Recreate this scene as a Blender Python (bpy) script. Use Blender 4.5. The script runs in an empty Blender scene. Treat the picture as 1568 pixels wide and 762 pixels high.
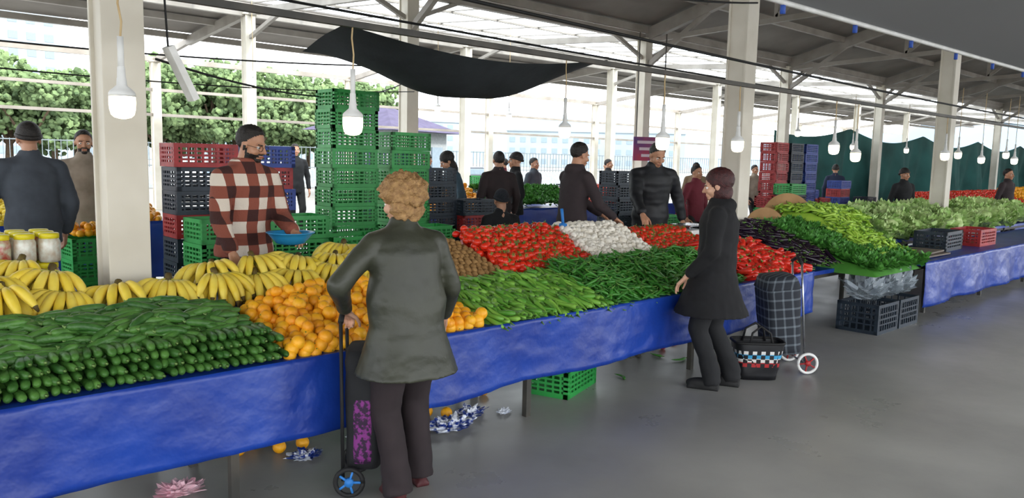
import bpy, math, random
import numpy as np
from mathutils import Vector, Matrix, Euler, noise
random.seed(7); rnd=random.random
def U(a,b): return a+(b-a)*rnd()
sc=bpy.context.scene
COL=bpy.context.collection
# ------------------------------------------------------------------ materials
def srgb(h):
    h=h.lstrip('#'); c=[int(h[i:i+2],16)/255 for i in (0,2,4)]
    return tuple((x/12.92 if x<=.04045 else ((x+.055)/1.055)**2.4) for x in c)+(1,)
def mat(name,c1,c2=None,rough=.6,scale=8,bump=0,bscale=60,island=0,metal=0,spec=.5,detail=3,emit=None,estr=0,trans=0,coat=0,contrast=(.35,.65),rvar=None,alpha=1,bdist=.01):
    m=bpy.data.materials.new(name); m.use_nodes=True; nt=m.node_tree; b=nt.nodes['Principled BSDF']
    L=nt.links.new; N=nt.nodes.new
    if isinstance(c1,str): c1=srgb(c1)
    c2=c1 if c2 is None else (srgb(c2) if isinstance(c2,str) else c2)
    tc=N('ShaderNodeTexCoord'); no=N('ShaderNodeTexNoise'); no.inputs['Scale'].default_value=scale; no.inputs['Detail'].default_value=detail
    L(tc.outputs['Object'],no.inputs['Vector'])
    r=N('ShaderNodeMapRange'); r.inputs[1].default_value=contrast[0]; r.inputs[2].default_value=contrast[1]; L(no.outputs['Fac'],r.inputs[0])
    fac=r.outputs[0]
    if island:
        g=N('ShaderNodeNewGeometry'); mx=N('ShaderNodeMix'); mx.data_type='FLOAT'; mx.inputs[0].default_value=island
        L(fac,mx.inputs[2]); L(g.outputs['Random Per Island'],mx.inputs[3]); fac=mx.outputs[0]
    mc=N('ShaderNodeMix'); mc.data_type='RGBA'; mc.inputs[6].default_value=c1; mc.inputs[7].default_value=c2; L(fac,mc.inputs[0])
    L(mc.outputs[2],b.inputs['Base Color'])
    b.inputs['Roughness'].default_value=rough; b.inputs['Metallic'].default_value=metal; b.inputs['Specular IOR Level'].default_value=spec
    b.inputs['Coat Weight'].default_value=coat; b.inputs['Transmission Weight'].default_value=trans; b.inputs['Alpha'].default_value=alpha
    if emit: b.inputs['Emission Color'].default_value=srgb(emit) if isinstance(emit,str) else emit; b.inputs['Emission Strength'].default_value=estr
    if rvar:
        n3=N('ShaderNodeTexNoise'); n3.inputs['Scale'].default_value=rvar[0]; n3.inputs['Detail'].default_value=6; n3.inputs['Roughness'].default_value=.65; L(tc.outputs['Object'],n3.inputs['Vector'])
        r3=N('ShaderNodeMapRange'); r3.inputs[1].default_value=.3; r3.inputs[2].default_value=.7; r3.inputs[3].default_value=rvar[1]; r3.inputs[4].default_value=rvar[2]; L(n3.outputs['Fac'],r3.inputs[0]); L(r3.outputs[0],b.inputs['Roughness'])
    if bump:
        n2=N('ShaderNodeTexNoise'); n2.inputs['Scale'].default_value=bscale; n2.inputs['Detail'].default_value=4; L(tc.outputs['Object'],n2.inputs['Vector'])
        bp=N('ShaderNodeBump'); bp.inputs['Strength'].default_value=bump; bp.inputs['Distance'].default_value=bdist; L(n2.outputs['Fac'],bp.inputs['Height']); L(bp.outputs[0],b.inputs['Normal'])
    return m
def thin_mat(name,c,mixf=.5,transp=0.0):
    m=bpy.data.materials.new(name);m.use_nodes=True;nt=m.node_tree;nt.nodes.clear();N=nt.nodes.new;L=nt.links.new
    o=N('ShaderNodeOutputMaterial');d=N('ShaderNodeBsdfDiffuse');t=N('ShaderNodeBsdfTranslucent');x=N('ShaderNodeMixShader');x.inputs[0].default_value=mixf
    d.inputs[0].default_value=srgb(c);t.inputs[0].default_value=srgb(c);L(d.outputs[0],x.inputs[1]);L(t.outputs[0],x.inputs[2]);out=x.outputs[0]
    if transp:
        tr=N('ShaderNodeBsdfTransparent');y=N('ShaderNodeMixShader');y.inputs[0].default_value=transp;L(out,y.inputs[1]);L(tr.outputs[0],y.inputs[2]);out=y.outputs[0]
    L(out,o.inputs[0]); return m
# ------------------------------------------------------------------ mesh helpers
def tube(path,radii,seg=8,sx=1,sy=1):
    P=[Vector(p) for p in path]; n=len(P)
    if not hasattr(radii,'__len__'): radii=[radii]*n
    V=[];Fc=[];up=None
    for i,p in enumerate(P):
        t=(P[min(i+1,n-1)]-P[max(i-1,0)]).normalized()
        if up is None:
            up=Vector((0,0,1)) if abs(t.z)<.8 else Vector((0,1,0))
        u=(up-t*up.dot(t)).normalized(); w=t.cross(u); up=u
        for k in range(seg):
            a=2*math.pi*k/seg
            V.append(p+(w*math.cos(a)*sx+u*math.sin(a)*sy)*radii[i])
    for i in range(n-1):
        for k in range(seg):
            a=i*seg+k;b=i*seg+(k+1)%seg
            Fc.append((a,b,b+seg,a+seg))
    Fc.append(tuple(range(seg-1,-1,-1))); Fc.append(tuple(range((n-1)*seg,n*seg)))
    return V,Fc
def stations(st,seg=20):
    V=[];Fc=[]
    for s in st:
        c=Vector(s[0]);t=s[3] if len(s)>3 else 0
        for k in range(seg):
            a=2*math.pi*k/seg
            x=math.cos(a)*s[1];y=math.sin(a)*s[2]
            V.append(c+Vector((x,y*math.cos(t),y*math.sin(t))))
    n=len(st)
    for i in range(n-1):
        for k in range(seg):
            a=i*seg+k;b=i*seg+(k+1)%seg
            Fc.append((a,b,b+seg,a+seg))
    Fc.append(tuple(range(seg-1,-1,-1))); Fc.append(tuple(range((n-1)*seg,n*seg)))
    return V,Fc
def ell(c,r,su=14,sv=9,M=None):
    V=[];Fc=[];c=Vector(c)
    if not hasattr(r,'__len__'): r=(r,r,r)
    V.append(c+Vector((0,0,-r[2])))
    for j in range(1,sv):
        ph=-math.pi/2+math.pi*j/sv
        for i in range(su):
            a=2*math.pi*i/su
            V.append(c+Vector((r[0]*math.cos(ph)*math.cos(a),r[1]*math.cos(ph)*math.sin(a),r[2]*math.sin(ph))))
    V.append(c+Vector((0,0,r[2])));top=len(V)-1
    for i in range(su):
        Fc.append((0,1+(i+1)%su,1+i)); Fc.append((top,top-su+i,top-su+(i+1)%su))
    for j in range(sv-2):
        for i in range(su):
            a=1+j*su+i;b=1+j*su+(i+1)%su
            Fc.append((a,b,b+su,a+su))
    if M: V=[M@v for v in V]
    return V,Fc
def caps(a,b,ra,rb,seg=10):
    a=Vector(a);b=Vector(b);d=(b-a).normalized();P=[];R=[]
    for k in range(4):
        t=math.radians(80-k*25); P.append(a-d*ra*math.sin(t)); R.append(max(ra*math.cos(t),.0005))
    P.append(a);R.append(ra);P.append(a.lerp(b,.5));R.append((ra+rb)/2);P.append(b);R.append(rb)
    for k in range(4):
        t=math.radians(5+k*25); P.append(b+d*rb*math.sin(t)); R.append(max(rb*math.cos(t),.0005))
    return tube(P,R,seg)
def box(c,s,M=None):
    c=Vector(c);x,y,z=s[0]/2,s[1]/2,s[2]/2
    V=[c+Vector((i*x,j*y,k*z)) for i in (-1,1) for j in (-1,1) for k in (-1,1)]
    F=[(0,1,3,2),(4,6,7,5),(0,4,5,1),(2,3,7,6),(0,2,6,4),(1,5,7,3)]
    if M: V=[M@v for v in V]
    return V,F
def beam(a,b,w,h=None):
    a=Vector(a);b=Vector(b);h=h or w;d=(b-a);d.normalize()
    up=Vector((0,0,1)) if abs(d.z)<.95 else Vector((0,1,0))
    x=d.cross(up).normalized();y=x.cross(d)
    V=[]
    for e in (a,b):
        for i,j in ((-1,-1),(1,-1),(1,1),(-1,1)): V.append(e+x*i*w/2+y*j*h/2)
    return V,[(0,1,2,3),(7,6,5,4),(0,4,5,1),(1,5,6,2),(2,6,7,3),(3,7,4,0)]
def lathe(prof,seg=20):
    V=[];F=[];n=len(prof)
    for r,z in prof:
        for k in range(seg):
            a=2*math.pi*k/seg;V.append(Vector((r*math.cos(a),r*math.sin(a),z)))
    for i in range(n-1):
        for k in range(seg):
            a=i*seg+k;b=i*seg+(k+1)%seg;F.append((a,b,b+seg,a+seg))
    F.append(tuple(range(seg-1,-1,-1)));F.append(tuple(range((n-1)*seg,n*seg)))
    return V,F
def grid(fn,nu,nv):
    V=[fn(i/nu,j/nv) for i in range(nu+1) for j in range(nv+1)]
    F=[(i*(nv+1)+j,(i+1)*(nv+1)+j,(i+1)*(nv+1)+j+1,i*(nv+1)+j+1) for i in range(nu) for j in range(nv)]
    return V,F
class MB:
    def __init__(s): s.v=[];s.f=[];s.m=[]
    def add(s,vf,mi=0,M=None):
        o=len(s.v);V,F=vf
        s.v+=[tuple(M@Vector(p)) for p in V] if M is not None else [tuple(p) for p in V]
        s.f+=[tuple(i+o for i in f) for f in F]; s.m+=[mi]*len(F); return s
    def mesh(s,name,mats=(),smooth=False):
        me=bpy.data.meshes.new(name); me.from_pydata(s.v,[],s.f)
        for m in mats: me.materials.append(m)
        me.polygons.foreach_set('material_index',s.m)
        me.polygons.foreach_set('use_smooth',[smooth]*len(s.f)); me.update(); return me
def obj(name,me,loc=(0,0,0),rot=(0,0,0),parent=None,scale=None):
    o=bpy.data.objects.new(name,me); COL.objects.link(o); o.location=loc; o.rotation_euler=rot
    if scale is not None: o.scale=scale
    if parent: o.parent=parent
    return o
def empty(name,loc=(0,0,0),rot=(0,0,0),scale=(1,1,1)):
    return obj(name,None,loc,rot,None,scale)
def bev(o,w=.01,seg=2):
    m=o.modifiers.new('bevel','BEVEL');m.width=w;m.segments=seg;m.limit_method='ANGLE';return o
def scat(name,temps,mats,places,smooth=True):
    arrs=[np.array(t.v) for t in temps]; VV=[];FF=[];MM=[];o=0
    for ti,M in places:
        A=np.array(M); v=arrs[ti]@A[:3,:3].T+A[:3,3]; VV.append(v)
        FF+=[tuple(i+o for i in f) for f in temps[ti].f]; MM+=temps[ti].m; o+=len(v)
    V=np.concatenate(VV)
    me=bpy.data.meshes.new(name); me.from_pydata(V.tolist(),[],FF)
    for m in mats: me.materials.append(m)
    me.polygons.foreach_set('material_index',MM); me.polygons.foreach_set('use_smooth',[smooth]*len(FF)); me.update()
    return obj(name,me)
def TR(x,y,z,rx=0,ry=0,rz=0,s=1):
    return Matrix.Translation((x,y,z))@Euler((rx,ry,rz)).to_matrix().to_4x4()@Matrix.Scale(s,4)
def remesh(mb,voxel,sm=3,name='body'):
    o=obj('tmp',mb.mesh('tmp')); r=o.modifiers.new('r','REMESH'); r.mode='VOXEL'; r.voxel_size=voxel
    if sm: s=o.modifiers.new('s','SMOOTH'); s.iterations=sm; s.factor=.6
    dg=bpy.context.evaluated_depsgraph_get(); me=bpy.data.meshes.new_from_object(o.evaluated_get(dg)); me.name=name
    old=o.data; bpy.data.objects.remove(o); bpy.data.meshes.remove(old)
    me.polygons.foreach_set('use_smooth',[True]*len(me.polygons)); return me
def clampf(t): return max(0,min(1,t))
# ------------------------------------------------------------------ palette
M_conc=mat('concrete_floor_mat','#9b9a96','#858481',rough=.42,scale=.9,bump=.06,bscale=14,detail=9,rvar=(.8,.22,.5))
M_pill=mat('pillar_paint','#d8d2c4','#c8c1b1',rough=.5,scale=2)
M_steel=mat('roof_steel_paint','#a39d95','#8d877e',rough=.5,scale=2)
M_dsteel=mat('dark_steel','#34332f','#4a453d',rough=.6,scale=6)
M_roof=mat('roof_sheet_underside','#827c75','#726c66',rough=.7,scale=1)
M_blue=mat('blue_tarpaulin','#18409e','#123188',rough=.38,scale=2.5,bump=.9,bscale=5,bdist=.02)
M_wood=mat('plain_wood','#8a6a45','#6d5233',rough=.7,scale=6)
M_green=mat('green_crate_plastic','#2fa04a','#22893c',rough=.45,scale=3)
M_blackc=mat('black_crate_plastic','#22303e','#1a2632',rough=.5)
M_bluec=mat('blue_crate_plastic','#24449c','#1d3a86',rough=.5)
M_redc=mat('red_crate_plastic','#b02a2c','#8c2022',rough=.5)
M_cuc=mat('cucumber_skin','#28571f','#5f9040',rough=.45,scale=25,island=.6,bump=.3,bscale=90,contrast=(.4,.75))
M_cuct=mat('cucumber_tip','#7d9a55','#5d8040',rough=.5,island=.5)
M_oran=mat('orange_peel','#f29a12','#f9bb22',rough=.45,scale=15,island=.7,bump=.2,bscale=250)
M_stem=mat('green_stem','#4c7a2c','#6a9440',rough=.6,island=.5)
M_ban=mat('banana_peel','#e8c832','#f3dc62',rough=.5,scale=18,island=.5)
M_bang=mat('banana_neck','#c2bd45','#cfc850',rough=.55,scale=14)
M_bant=mat('banana_tip','#4e3f1c','#6b5a26',rough=.7)
M_tom=mat('tomato_skin','#cf2213','#e63c1e',rough=.28,island=.7,scale=9)
M_kiwi=mat('kiwi_skin','#8a6638','#a88250',rough=.85,island=.6,scale=40,bump=.3,bscale=200)
M_mush=mat('mushroom_cap','#f4f0e6','#e4dccd',rough=.7,island=.6,scale=20)
M_pepd=mat('dark_pepper_skin','#28681f','#44882e',rough=.36,island=.7,scale=12)
M_pepl=mat('light_pepper_skin','#478a2a','#8abc4a',rough=.42,island=.8,scale=12)
M_pepy=mat('pale_pepper_skin','#86b430','#b0d254',rough=.4,island=.7,scale=12)
M_pepr=mat('red_pepper_skin','#c01a10','#dc3420',rough=.3,island=.7)
M_egg=mat('aubergine_skin','#140a18','#241228',rough=.2,island=.6)
M_leaf=mat('herb_leaf','#357226','#569a3a',rough=.6,island=.8)
M_lett=mat('lettuce_leaf','#8fbc5c','#cfe2a0',rough=.55,island=.5,scale=10)
M_card=mat('cardboard','#b08a60','#9a764e',rough=.85,scale=5)
M_white=mat('white_plastic','#e8e8e6','#d6d6d2',rough=.5)
M_black=mat('black_rubber','#0d0d0e','#161617',rough=.7)
M_tarp=mat('dark_shade_cloth','#2e353a','#242b2f',rough=.9,scale=4,bump=.3,bscale=20)
M_gtarp=thin_mat('grey_canvas','#a8aaac',.5)
M_teal=mat('teal_netting','#1c4845','#2c625e',rough=.9,scale=.8)
M_bulbg=mat('lit_bulb_glass','#fff6e2',rough=.4,emit='#ffedc8',estr=6)
M_skin=mat('skin','#c08f72','#b07f62',rough=.5,scale=12); M_skin2=mat('skin_pale','#cfa287','#c09077',rough=.5,scale=12)
M_lip=mat('lips','#9a5548'); M_eye=mat('eye_white','#e8e4de',rough=.2); M_iris=mat('iris_dark','#20140e',rough=.2)
M_hdark=mat('dark_hair','#15110f','#26201c',rough=.6,scale=40,bump=.6,bscale=120)
# ------------------------------------------------------------------ people
def headset(voxel):
    mb=MB()
    mb.add(ell((0,-.012,.155),(.075,.096,.088),20,14)); mb.add(ell((0,.022,.10),(.06,.066,.082),18,12)); mb.add(ell((0,.066,.032),(.028,.024,.02)))
    mb.add(tube([(0,-.03,-.09),(0,-.02,0),(0,-.012,.08)],[.062,.055,.055],16))
    mb.add(caps((0,.092,.127),(0,.112,.092),.008,.013)); mb.add(caps((-.012,.095,.088),(.012,.095,.088),.009,.009))
    for s in (-1,1):
        mb.add(ell((s*.075,-.002,.112),(.010,.022,.032))); mb.add(caps((s*.012,.088,.138),(s*.045,.074,.138),.010,.008)); mb.add(ell((s*.036,.062,.09),(.026,.026,.026)))
    mb.add(ell((0,.084,.058),(.026,.014,.018)))
    return remesh(mb,voxel,2,'head')
CACHE={}
def rotpt(p,ph,lean):
    p=Vector(p)
    if p.z<=ph: return p
    a=-lean*min(1,(p.z-ph)/.3)
    return Vector((0,0,ph))+Matrix.Rotation(a,3,'X')@(p-Vector((0,0,ph)))
def ik(a,b,l1,l2,hint):
    d=b-a;L=d.length
    if L>(l1+l2)*.985: b=a+d.normalized()*(l1+l2)*.985; d=b-a; L=d.length
    u=d.normalized();x=(l1*l1-l2*l2+L*L)/(2*L);h=math.sqrt(max(0,l1*l1-x*x))
    hn=(hint-u*hint.dot(u)).normalized(); return a+u*x+hn*h,b
def hand_mesh(side,curl,skin):
    k=('hand',side,curl)
    if k not in CACHE:
        mb=MB()
        kn=[(-.028,.082),(-.010,.09),(.010,.086),(.028,.076)];ln=[.066,.074,.07,.055]
        for (x,y),l in zip(kn,ln):
            x*=side
            mb.add(caps((x*.55,.0,0),(x,y,0),.0155,.0125,8))
            p=Vector((x,y,0));a=0
            for j,f in enumerate((.45,.32,.25)):
                a+=curl*(.8,1.0,.7)[j]; q=p+Vector((x*.05,math.cos(a),-math.sin(a)))*l*f; mb.add(caps(p,q,.0092-.0008*j,.0086-.001*j,8)); p=q
        p=Vector((-.02*side,.02,-.004)); q=p+Vector((-.032*side,.03,-.012)); r=q+Vector((-.012*side,.03,-.012)); s=r+Vector((.0*side,.024,-.008))
        mb.add(caps(p,q,.015,.0115,8));mb.add(caps(q,r,.011,.0095,8));mb.add(caps(r,s,.0095,.008,8))
        mb.add(caps((0,-.05,0),(0,.01,0),.024,.022,10))
        CACHE[k]=remesh(mb,.0045,1,'hand')
    me=CACHE[k].copy(); me.materials.append(skin); return me
def assign(me,fn):
    idx=[fn(p.center) for p in me.polygons]; me.polygons.foreach_set('material_index',idx)
def person(name,loc,yaw,H=1.75,lean=0,ph=.95,lh=None,rh=None,feet=None,head=(0,0,0),top=None,bottom=None,shoe=None,skin=None,hair=None,hk='short',hem=.80,hw=.175,hd=.135,bulk=1.0,puff=0,hood=None,beard=False,glasses=False,curl=(.35,.35),vox=.014,fold=.008,waist=.155,slb=1.0,hm=None,female=False,he=(None,None),leg=1.0,hy=0):
    top=top or M_black;bottom=bottom or M_black;skin=skin or M_skin;hair=hair or M_hdark
    sc_=H/1.75; yr=math.radians(yaw); E=empty(name,loc,(0,0,yr),(sc_,)*3)
    inv=(Matrix.Translation(loc)@Matrix.Rotation(yr,4,'Z')@Matrix.Scale(sc_,4)).inverted()
    sw=(.16 if female else .175)*(.5+.5*bulk); R=lambda p:rotpt(p,ph,lean); dz=ph-.95
    SH={};EL={};WR={}
    for s,t,hint in ((-1,lh,he[0]),(1,rh,he[1])):
        sh=R((s*sw,-.005,1.385+dz)); SH[s]=sh
        tgt=inv@Vector(t) if t is not None else sh+Vector((s*.07,.06,-.50))
        hv=Vector(hint) if hint else Vector((s*.5,-.8,-.5))
        EL[s],WR[s]=ik(sh,tgt,.285,.25,hv)
    key=('jacket',bulk,hem,hw,hd,waist,slb,female,bool(hood),puff) if (lean==0 and ph==.95 and lh is None and rh is None) else None
    if key in CACHE and key: me=CACHE[key].copy()
    else:
        tb=MB(); st=[]
        prof=[(hem,hw,hd),((hem+.95)/2,(hw+.175)/2 if hem<.9 else .172,(hd+.13)/2),(.95,.172,.128),(1.08,waist,.12),(1.22,.165,.122),(1.33,.172,.12),(1.40,.155,.10),(1.45,.112,.084),(1.49,.074,.070),(1.52,.066,.064)]
        prof=[p for p in prof if p[0]>=hem]
        for z,rx,ry in prof:
            zz=z+dz; b=bulk if .9<z<1.42 else (1+(bulk-1)*.5); a=lean*min(1,max(0,(zz-ph))/.3)
            st.append((R((0,hy*clampf((1.2-z)/.4),zz)),rx*b,ry*b,-a))
        tb.add(stations(st,24))
        for s in (-1,1):
            sh=SH[s];e=EL[s];w=WR[s]; rb=slb*(.5+.5*bulk)
            tb.add(caps(sh,e,.063*rb,.054*rb,14)); tb.add(caps(e,e+(w-e)*.93,.053*rb,.041*rb,14)); tb.add(caps(R((s*.07,-.005,1.425+dz)),sh,.052*rb,.060*rb,14))
            tb.add(tube([e+(w-e)*.85,e+(w-e)*1.0],[.042*rb,.040*rb],14))
        if hood:
            for k in range(9):
                a=math.pi*(k/8); c=R((math.cos(a)*.08,-.025-math.sin(a)*.06,1.465+dz-.01*math.sin(a))); r=.026+.022*math.sin(a); tb.add(ell(c,(r*1.1,r,r*1.2),12,8))
        else: tb.add(stations([(R((0,-.005,1.46+dz)),.083,.08,-lean),(R((0,-.005,1.53+dz)),.066,.066,-lean)],18))
        me=remesh(tb,vox,4,'jacket')
        for v in me.vertices:
            c=v.co; q=noise.noise(Vector((c.x*7,c.y*7,c.z*11)))*fold+noise.noise(Vector((c.x*18,c.y*18,c.z*26)))*fold*.4
            if puff: q+=puff*(abs(math.sin(c.z*math.pi/.07))-.5)
            v.co=c+v.normal*q
        if key: CACHE[key]=me.copy()
    me.materials.append(top); obj('jacket',me,parent=E)
    feet=feet or ((-.095,.0),(.095,.03))
    key=('legs',feet,ph,leg)
    if key not in CACHE:
        lb=MB()
        lb.add(stations([((0,0,.82+dz),.15*leg,.105*leg),((0,0,.93+dz),.165,.115),((0,0,1.0+dz),.155,.11)],20))
        for s,f in zip((-1,1),feet):
            hp=Vector((s*.085,0,.9+dz)); an=Vector((f[0],f[1]-.03,.09)); kx,_=ik(hp,an,.43,.42,Vector((s*.1,1,0)))
            lb.add(caps(hp,kx,.092*leg,.068*leg,14)); lb.add(caps(kx,an+Vector((0,0,.03)),.068*leg,.057*leg,14)); lb.add(tube([kx.lerp(an,.6),an-Vector((0,0,.045))],[.058*leg,.066*leg],14))
        me=remesh(lb,.014,4,'trousers')
        for v in me.vertices: c=v.co; v.co=c+v.normal*noise.noise(Vector((c.x*9,c.y*9,c.z*14)))*.007
        CACHE[key]=me
    me=CACHE[key].copy(); me.materials.append(bottom); obj('trousers',me,parent=E)
    if 'shoe' not in CACHE:
        sb=MB();sb.add(ell((0,.045,.04),(.047,.135,.05),16,10));sb.add(ell((0,-.03,.07),(.045,.06,.06),14,8)); sb.add(box((0,.04,.012),(.085,.25,.024)))
        sm=remesh(sb,.009,2,'shoe')
        for v in sm.vertices: v.co.z=max(v.co.z,0.0)
        CACHE['shoe']=sm
    for f in feet:
        sm=CACHE['shoe'].copy(); sm.materials.append(shoe or M_black); obj('shoe',sm,(f[0],f[1],0),parent=E)
    for s,cu in ((-1,curl[0]),(1,curl[1])):
        d=(WR[s]-EL[s]).normalized(); up=Vector((0,0,1)) if (lh if s<0 else rh) is not None else Vector((s,0,.0))
        x=d.cross(up).normalized(); z=x.cross(d)
        Mx=Matrix((x,d,z)).transposed().to_4x4(); Mx.translation=WR[s]+d*.035
        o=obj('hand',hand_mesh(s,cu,skin),parent=E); o.matrix_basis=Mx
    hp=R((0,-.0,1.49+dz)); HM=Matrix.Translation(hp)@Matrix.Rotation(-lean*.6,4,'X')@Matrix.Rotation(math.radians(head[1]),4,'Z')@Matrix.Rotation(math.radians(head[0]),4,'X')@Matrix.Rotation(math.radians(head[2]),4,'Y')
    if 'head' not in CACHE: CACHE['head']=headset(.0058)
    me=CACHE['head'].copy(); me.materials.append(skin); me.materials.append(M_hdark)
    if beard: assign(me,lambda c:1 if (c.z<.07 and c.z>.0 and c.y>.0 and not(abs(c.x)<.022 and .044<c.z<.066)) or (.066<c.z<.078 and abs(c.x)<.028 and c.y>.07) or (c.y<.015 and c.y>-.005 and .06<c.z<.12) else 0)
    ho=obj('head',me,parent=E); ho.matrix_basis=HM
    fb=MB()
    for s in (-1,1):
        fb.add(ell((s*.031,.076,.117),(.0125,.0125,.011),12,8),0); fb.add(ell((s*.031,.0865,.117),(.005,.004,.005),8,6),1)
        fb.add(caps((s*.017,.094,.137),(s*.045,.081,.139),.0045,.003,6),1)
        if glasses: fb.add(tube([(s*.033+.024*math.cos(a*.524),.098,.115+.019*math.sin(a*.524)) for a in range(13)],.0016,5),1); fb.add(tube([(s*.056,.096,.12),(s*.076,0,.122)],.0016,5),1)
    if glasses: fb.add(tube([(-.01,.1,.12),(.01,.1,.12)],.0016,5),1)
    fb.add(caps((-.019,.0945,.057),(.019,.0945,.057),.0045,.0045,6),2)
    fo=obj('face',fb.mesh('face',[M_eye,M_iris,M_lip],True),parent=E); fo.matrix_basis=HM
    if hk in('short','curly','bob','long'):
        big={'short':1.0,'curly':1.42,'bob':1.1,'long':1.08}[hk]
        V,F=ell((0,0,0),(1,1,1),64,40); nv=[]
        for v in V:
            if hk=='short': q=Vector((v.x*.079,-.014+v.y*.1,.158+v.z*(.094 if v.z>0 else .09)+.006*max(0,v.z)*max(0,v.y)))
            else: q=Vector((v.x*.083*big,-.026+v.y*.104*(big*.98),.163+v.z*.092*(big if big<1.3 else 1.2)))
            amp,fr=(.024,36) if hk=='curly' else (.004,60)
            q+=v*(noise.noise(q*fr)*amp+noise.noise(q*fr*2.1)*amp*.5); nv.append(q)
        low={'short':.118,'curly':.07,'bob':.05,'long':.02}[hk]
        def keep(q): return q.z>low+(1.0 if hk=='short' else 1.35)*(q.y+.02)
        F=[f for f in F if sum(keep(nv[i]) for i in f)>=2]
        hb=MB().add((nv,F))
        if hk in('bob','long','curly'):
            L={'bob':-.01,'long':-.09,'curly':.01}[hk]
            V2,F2=ell((0,-.045 if hk!='bob' else -.03,(L+.14)/2),(.088 if hk!='curly' else .112,.065 if hk!='bob' else .08,(.16-L)/2),40,24)
            V2=[q+(q-Vector((0,-.04,.07))).normalized()*(noise.noise(q*38)*(.022 if hk=='curly' else .005)) for q in V2]; hb.add((V2,F2))
        h=obj('hair',hb.mesh('hair',[hair],True),parent=E); h.matrix_basis=HM
    if hk=='beanie':
        V,F=ell((0,0,0),(1,1,1),36,24); nv=[Vector((v.x*.085,-.014+v.y*.106,.160+v.z*.100)) for v in V]
        F=[f for f in F if all(nv[i].z>.135+.25*nv[i].y for i in f)]
        hb=MB().add((nv,F)); hb.add(tube([(math.cos(a)*.084,-.014+math.sin(a)*.104,.15+.25*(-.014+math.sin(a)*.108)) for a in [i*.2618 for i in range(25)]],.010,8,1,1.8))
        h=obj('knit_beanie',hb.mesh('knit_beanie',[hm or M_hdark],True),parent=E); h.matrix_basis=HM
    return E
def plaid(name,c0='#d8cdbf',c1='#7a4438',c2='#3a1f1c',fx=27,fz=26,mid=None):
    m=bpy.data.materials.new(name);m.use_nodes=True;nt=m.node_tree;b=nt.nodes['Principled BSDF'];b.inputs['Roughness'].default_value=.95
    N=nt.nodes.new;L=nt.links.new;tc=N('ShaderNodeTexCoord');sp=N('ShaderNodeSeparateXYZ');L(tc.outputs['Object'],sp.inputs[0])
    outs=[]
    for ax,fr in (('X',fx),('Z',fz)):
        mu=N('ShaderNodeMath');mu.operation='MULTIPLY';mu.inputs[1].default_value=fr;L(sp.outputs[ax],mu.inputs[0])
        si=N('ShaderNodeMath');si.operation='SINE';L(mu.outputs[0],si.inputs[0])
        g=N('ShaderNodeMath');g.operation='GREATER_THAN';g.inputs[1].default_value=0;L(si.outputs[0],g.inputs[0]);outs.append(g.outputs[0])
    ad=N('ShaderNodeMath');ad.operation='ADD';L(outs[0],ad.inputs[0]);L(outs[1],ad.inputs[1])
    dv=N('ShaderNodeMath');dv.operation='DIVIDE';dv.inputs[1].default_value=2;L(ad.outputs[0],dv.inputs[0])
    cr=N('ShaderNodeValToRGB');cr.color_ramp.interpolation='CONSTANT';e=cr.color_ramp.elements;e[0].position=0;e[0].color=srgb(c0);e[1].position=.9;e[1].color=srgb(c2);x=e.new(.4);x.color=srgb(c1)
    L(dv.outputs[0],cr.inputs[0]);L(cr.outputs[0],b.inputs['Base Color'])
    n=N('ShaderNodeTexNoise');n.inputs['Scale'].default_value=90;bp=N('ShaderNodeBump');bp.inputs['Strength'].default_value=.5;bp.inputs['Distance'].default_value=.01;L(tc.outputs['Object'],n.inputs['Vector']);L(n.outputs['Fac'],bp.inputs['Height']);L(bp.outputs[0],b.inputs['Normal'])
    return m
M_oliv=mat('olive_leather','#383a2c','#31332a',rough=.48,scale=4,bump=.3,bscale=25)
M_bcoat=mat('black_wool','#0e0e10','#151518',rough=.9,scale=5)
M_btr=mat('dark_brown_trousers','#241b1e','#2b2124',rough=.85)
M_blk=mat('black_fabric','#131417','#1a1b1e',rough=.85)
M_hoodie=mat('dark_hoodie','#2e2528','#352c2e',rough=.9)
M_puff=mat('black_nylon','#101216','#181a1f',rough=.6)
M_gray=mat('gray_fleece','#4a5058','#3f444c',rough=.95)
M_beige=mat('beige_coat','#9a8c7c','#857868',rough=.95)
M_blond=mat('blonde_hair','#8d6840','#b08a58',rough=.55,scale=45,bump=.8,bscale=130)
M_auburn=mat('auburn_hair','#2e1012','#4a1c1c',rough=.5,scale=45,bump=.6,bscale=130)
M_jean=mat('blue_gray_jacket','#3e5361','#34464f',rough=.9)
M_brown=mat('dark_brown_jacket','#2e2122','#241a1b',rough=.8)
M_gbean=mat('dark_knit','#1a1c22','#262930',rough=.95,scale=60)
M_maroon=mat('maroon_fleece','#6a2430',rough=.9);M_navy=mat('navy_coat','#232c44',rough=.9);M_tan=mat('tan_jacket','#7d6a54',rough=.9)
person('elderly_woman_customer',(2.11,3.02,0),-12,1.57,lean=.12,lh=(1.90,3.24,.92),rh=(2.44,3.16,.84),he=((-1,-.6,-.3),None),feet=((-.08,-.06),(.12,.12)),head=(-8,22,0),top=M_oliv,bottom=M_btr,shoe=mat('maroon_shoe','#4a1a1e'),skin=M_skin2,hair=M_blond,hk='curly',hem=.69,hw=.265,hd=.22,bulk=1.2,vox=.012,fold=.006,waist=.19,female=True,curl=(1.0,.4),leg=1.26)
person('woman_in_black_coat',(4.93,3.10,0),26,1.63,lean=.03,lh=(4.68,3.18,.86),rh=(5.12,3.25,.80),feet=((-.09,.02),(.09,-.12)),head=(-10,5,0),top=M_bcoat,bottom=M_blk,shoe=M_black,skin=M_skin2,hair=M_auburn,hk='bob',hem=.60,hw=.26,hd=.26,bulk=1.26,vox=.012,fold=.009,waist=.19,hood=True,female=True,leg=1.15,hy=.04)
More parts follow.
